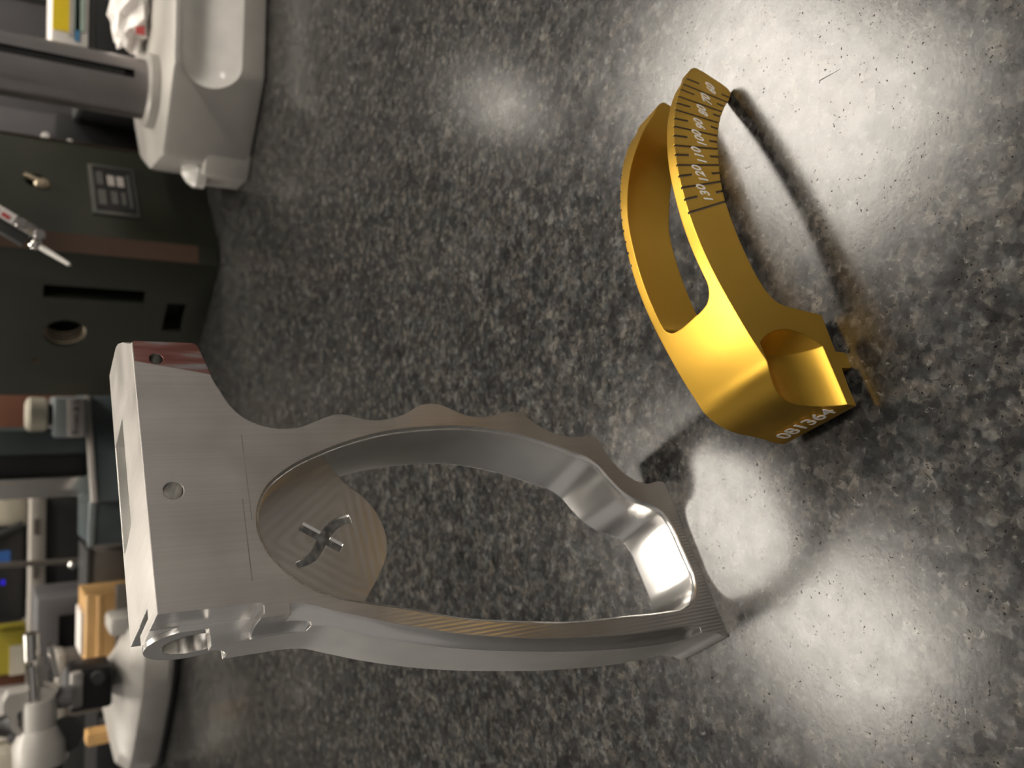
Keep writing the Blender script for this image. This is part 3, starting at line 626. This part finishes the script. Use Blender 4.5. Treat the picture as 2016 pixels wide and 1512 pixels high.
# taupe drawer unit with things on top
TD = thing('drawer_unit', 'taupe metal drawer unit at the far left', 'drawer unit', (-.49, 1.42, 0))
box('body', M['taupe'], TD, -.62, -.345, 1.34, 1.50, 0, .1085, .002); box('drawer', M['darkgrey'], TD, -.61, -.36, 1.336, 1.341, .01, .085, .001)
YB = thing('yellow_box', 'dull yellow card box with a cream label on the drawer unit', 'box', (-.39, 1.40, .1085))
box('body', M['yellow_dull'], YB, -.424, -.362, 1.385, 1.43, .1085, .165, .001); box('label', M['cream'], YB, -.426, -.384, 1.3825, 1.3852, .1100, .1290, 0)
BT = thing('brown_tray', 'brown tray with a white card on the drawer unit', 'tray', (-.46, 1.42, .1085))
box('tray', M['wood_brown'], BT, -.445, -.428, 1.40, 1.47, .1085, .165, .001); box('card', M['paper'], BT, -.530, -.446, 1.42, 1.43, .1085, .150, .0005)
BL = thing('black_magnifier', 'black domed magnifier in front of the white card', 'magnifier', (-.495, 1.395, .1085))
bm = bm_new(); add_lathe(bm, (-.50, 1.395, .1085), (-.50, 1.395, .17), [(0, .026), (.012, .026), (.018, .019), (.030, .014), (.042, .010), (.0615, .006)], 28); link('body', bm, M['black'], BL)
cyl('lens_rim', M['midgrey'], BL, (-.512, 1.368, .125), (-.512, 1.372, .125), .006, 20)
CC = thing('cream_carton', 'cream carton at the far left edge on the drawer unit', 'carton', (-.57, 1.40, .1085))
box('body', M['cream'], CC, -.615, -.536, 1.385, 1.45, .1085, .165, .002); box('flap', M['label'], CC, -.616, -.535, 1.384, 1.451, .163, .168, .001)

# ------------------------------------------------------------------ bench micrometer stand
MS = thing('micrometer_stand', 'light grey cast micrometer stand with a black rubber foot', 'stand', (-.335, .96, 0))
def loft(bm, levels):
    add_rings(bm, [[(x, y, z) for x, y in pts] for pts, z in levels])
def rr(cx_, cy_, hx, hy, rot, n=40, p=3.2):
    out = []; ca, sa = math.cos(rot), math.sin(rot)
    for k in range(n):
        a = 2*math.pi*k/n; c, s = math.cos(a), math.sin(a)
        x = hx*math.copysign(abs(c)**(2/p), c); y = hy*math.copysign(abs(s)**(2/p), s); out.append((cx_ + x*ca - y*sa, cy_ + x*sa + y*ca))
    return out
ro = math.radians(-33)
bm = bm_new(); loft(bm, [(rr(-.336, .961, .098, .042, ro), 0), (rr(-.336, .961, .100, .044, ro), .004), (rr(-.336, .961, .098, .042, ro), .008)]); link('rubber_foot', bm, M['rubber'], MS)
bm = bm_new(); loft(bm, [(rr(-.336, .961, .099, .043, ro), .007), (rr(-.336, .961, .101, .045, ro), .012), (rr(-.336, .961, .098, .042, ro), .034), (rr(-.336, .962, .088, .034, ro), .045), (rr(-.332, .966, .060, .022, ro), .052), (rr(-.322, .966, .030, .014, ro), .060)]); link('base', bm, M['grey_paint'], MS)
bm = bm_new(); add_box(bm, -.262, -.243, .925, .965, .035, .061, .005); link('lug', bm, M['grey_paint'], MS)
cyl('post', M['black'], MS, (-.312, .965, .055), (-.300, .93, .092), .016)
box('clamp', M['black'], MS, -.325, -.284, .905, .945, .060, .098, .004)
box('clamp_lever', M['grey_paint'], MS, -.3165, -.282, .893, .903, .0875, .0985, .003)
cyl('clamp_screw', M['darkgrey'], MS, (-.292, .904, .074), (-.292, .898, .074), .006)
MC = thing('micrometer', 'light grey outside micrometer held in the black clamp of the stand', 'micrometer', (-.31, .885, .112))
zc = .1245
bm = bm_new(); add_lathe(bm, (-.255, .878, .1265), (-.43, .878, zc - .004), [(0, .004), (.040, .004), (.0402, .0135), (.0445, .0145), (.066, .0148), (.0665, .0160), (.080, .0225), (.098, .0225), (.1005, .0205), (.101, .0085), (.175, .0085)], 40); link('thimble', bm, M['grey_paint'], MC)
cyl('spindle', M['chrome'], MC, (-.262, .872, .132), (-.296, .872, .130), .0042)
cyl('anvil', M['steel'], MC, (-.234, .876, .133), (-.258, .876, .132), .0065)
bm = bm_new(); pts = spline([(-.286,.150),(-.292,.1535),(-.300,.1535),(-.306,.149),(-.318,.147),(-.325,.141),(-.3225,.1375),(-.314,.1425),(-.304,.1425),(-.300,.137),(-.300,.118),(-.288,.110),(-.284,.122)], 4)
add_prism(bm, [(p.x, p.y) for p in pts], .872, .892, 'xzy'); link('frame', bm, M['grey_paint'], MC)
bm = bm_new(); add_lathe(bm, (-.330, .868, .1050), (-.330, .874, .1020), [(0, .008), (.0005, .0155), (.006, .0155)], 32); link('lock_ring', bm, M['black'], MC)
bm = bm_new(); add_lathe(bm, (-.3575, .878, .123), (-.3605, .878, .123), [(0, .0190), (.003, .0190)], 32); link('thimble_gap', bm, M['black'], MC)
bm = bm_new(); add_cyl(bm, (-.245, .870, .118), (-.275, .870, .112), .0032, 14); link('thumb_bar', bm, M['steel'], MC)
cyl('lower_frame', M['midgrey'], MC, (-.300, .885, .098), (-.300, .885, .122), .010)

# ------------------------------------------------------------------ right background, behind the comparator stand
BK = thing('black_crate', 'black crate behind the comparator stand on the right', 'crate', (.40, .98, 0))
box('body', M['black'], BK, .285, .52, .91, 1.06, 0, .088, .003); box('lid', M['darkgrey'], BK, .284, .521, .909, 1.061, .084, .0905, .001)
PK = thing('printed_packet', 'packet printed yellow and blue lying on the black crate', 'packet', (.36, .93, .0905))
box('sleeve', M['paper'], PK, .305, .47, .905, .96, .0905, .1225, .002)
for nm, mk, z0, z1, x0 in (('yellow_panel', 'yellow', .1075, .1215, .329), ('white_panel', 'label', .104, .1075, .325), ('blue_panel', 'blue', .0985, .1025, .322), ('mint_panel', 'mint', .0945, .1035, .332)):
    box(nm, M[mk], PK, x0, .46, .9030, .9052, z0, z1, 0)
PN = thing('grey_cabinet', 'dark grey cabinet filling the far right behind the crate', 'cabinet', (.40, 1.22, 0))
box('body', M['midgrey'], PN, .295, .70, 1.15, 1.30, 0, .30, .003); box('dark_door', M['darkgrey'], PN, .445, .69, 1.146, 1.151, .02, .28, .001)
LV = thing('lavender_panel_box', 'small grey box between the steel column and the green block', 'box', (.27, 1.08, 0))
box('body', M['midgrey'], LV, .235, .288, 1.05, 1.11, 0, .22, .002); box('base_plate', M['black'], LV, .233, .290, 1.046, 1.112, 0, .108, .002)
box('white_bar', M['paper'], LV, .232, .262, 1.043, 1.046, .0905, .0955, .0005)
bm = bm_new(); add_lathe(bm, (.262, 1.044, .116), (.262, 1.052, .116), [(0, .003), (.002, .0045), (.008, .0045)], 16); link('button', bm, M['paper'], LV)
bpy.context.view_layer.update()
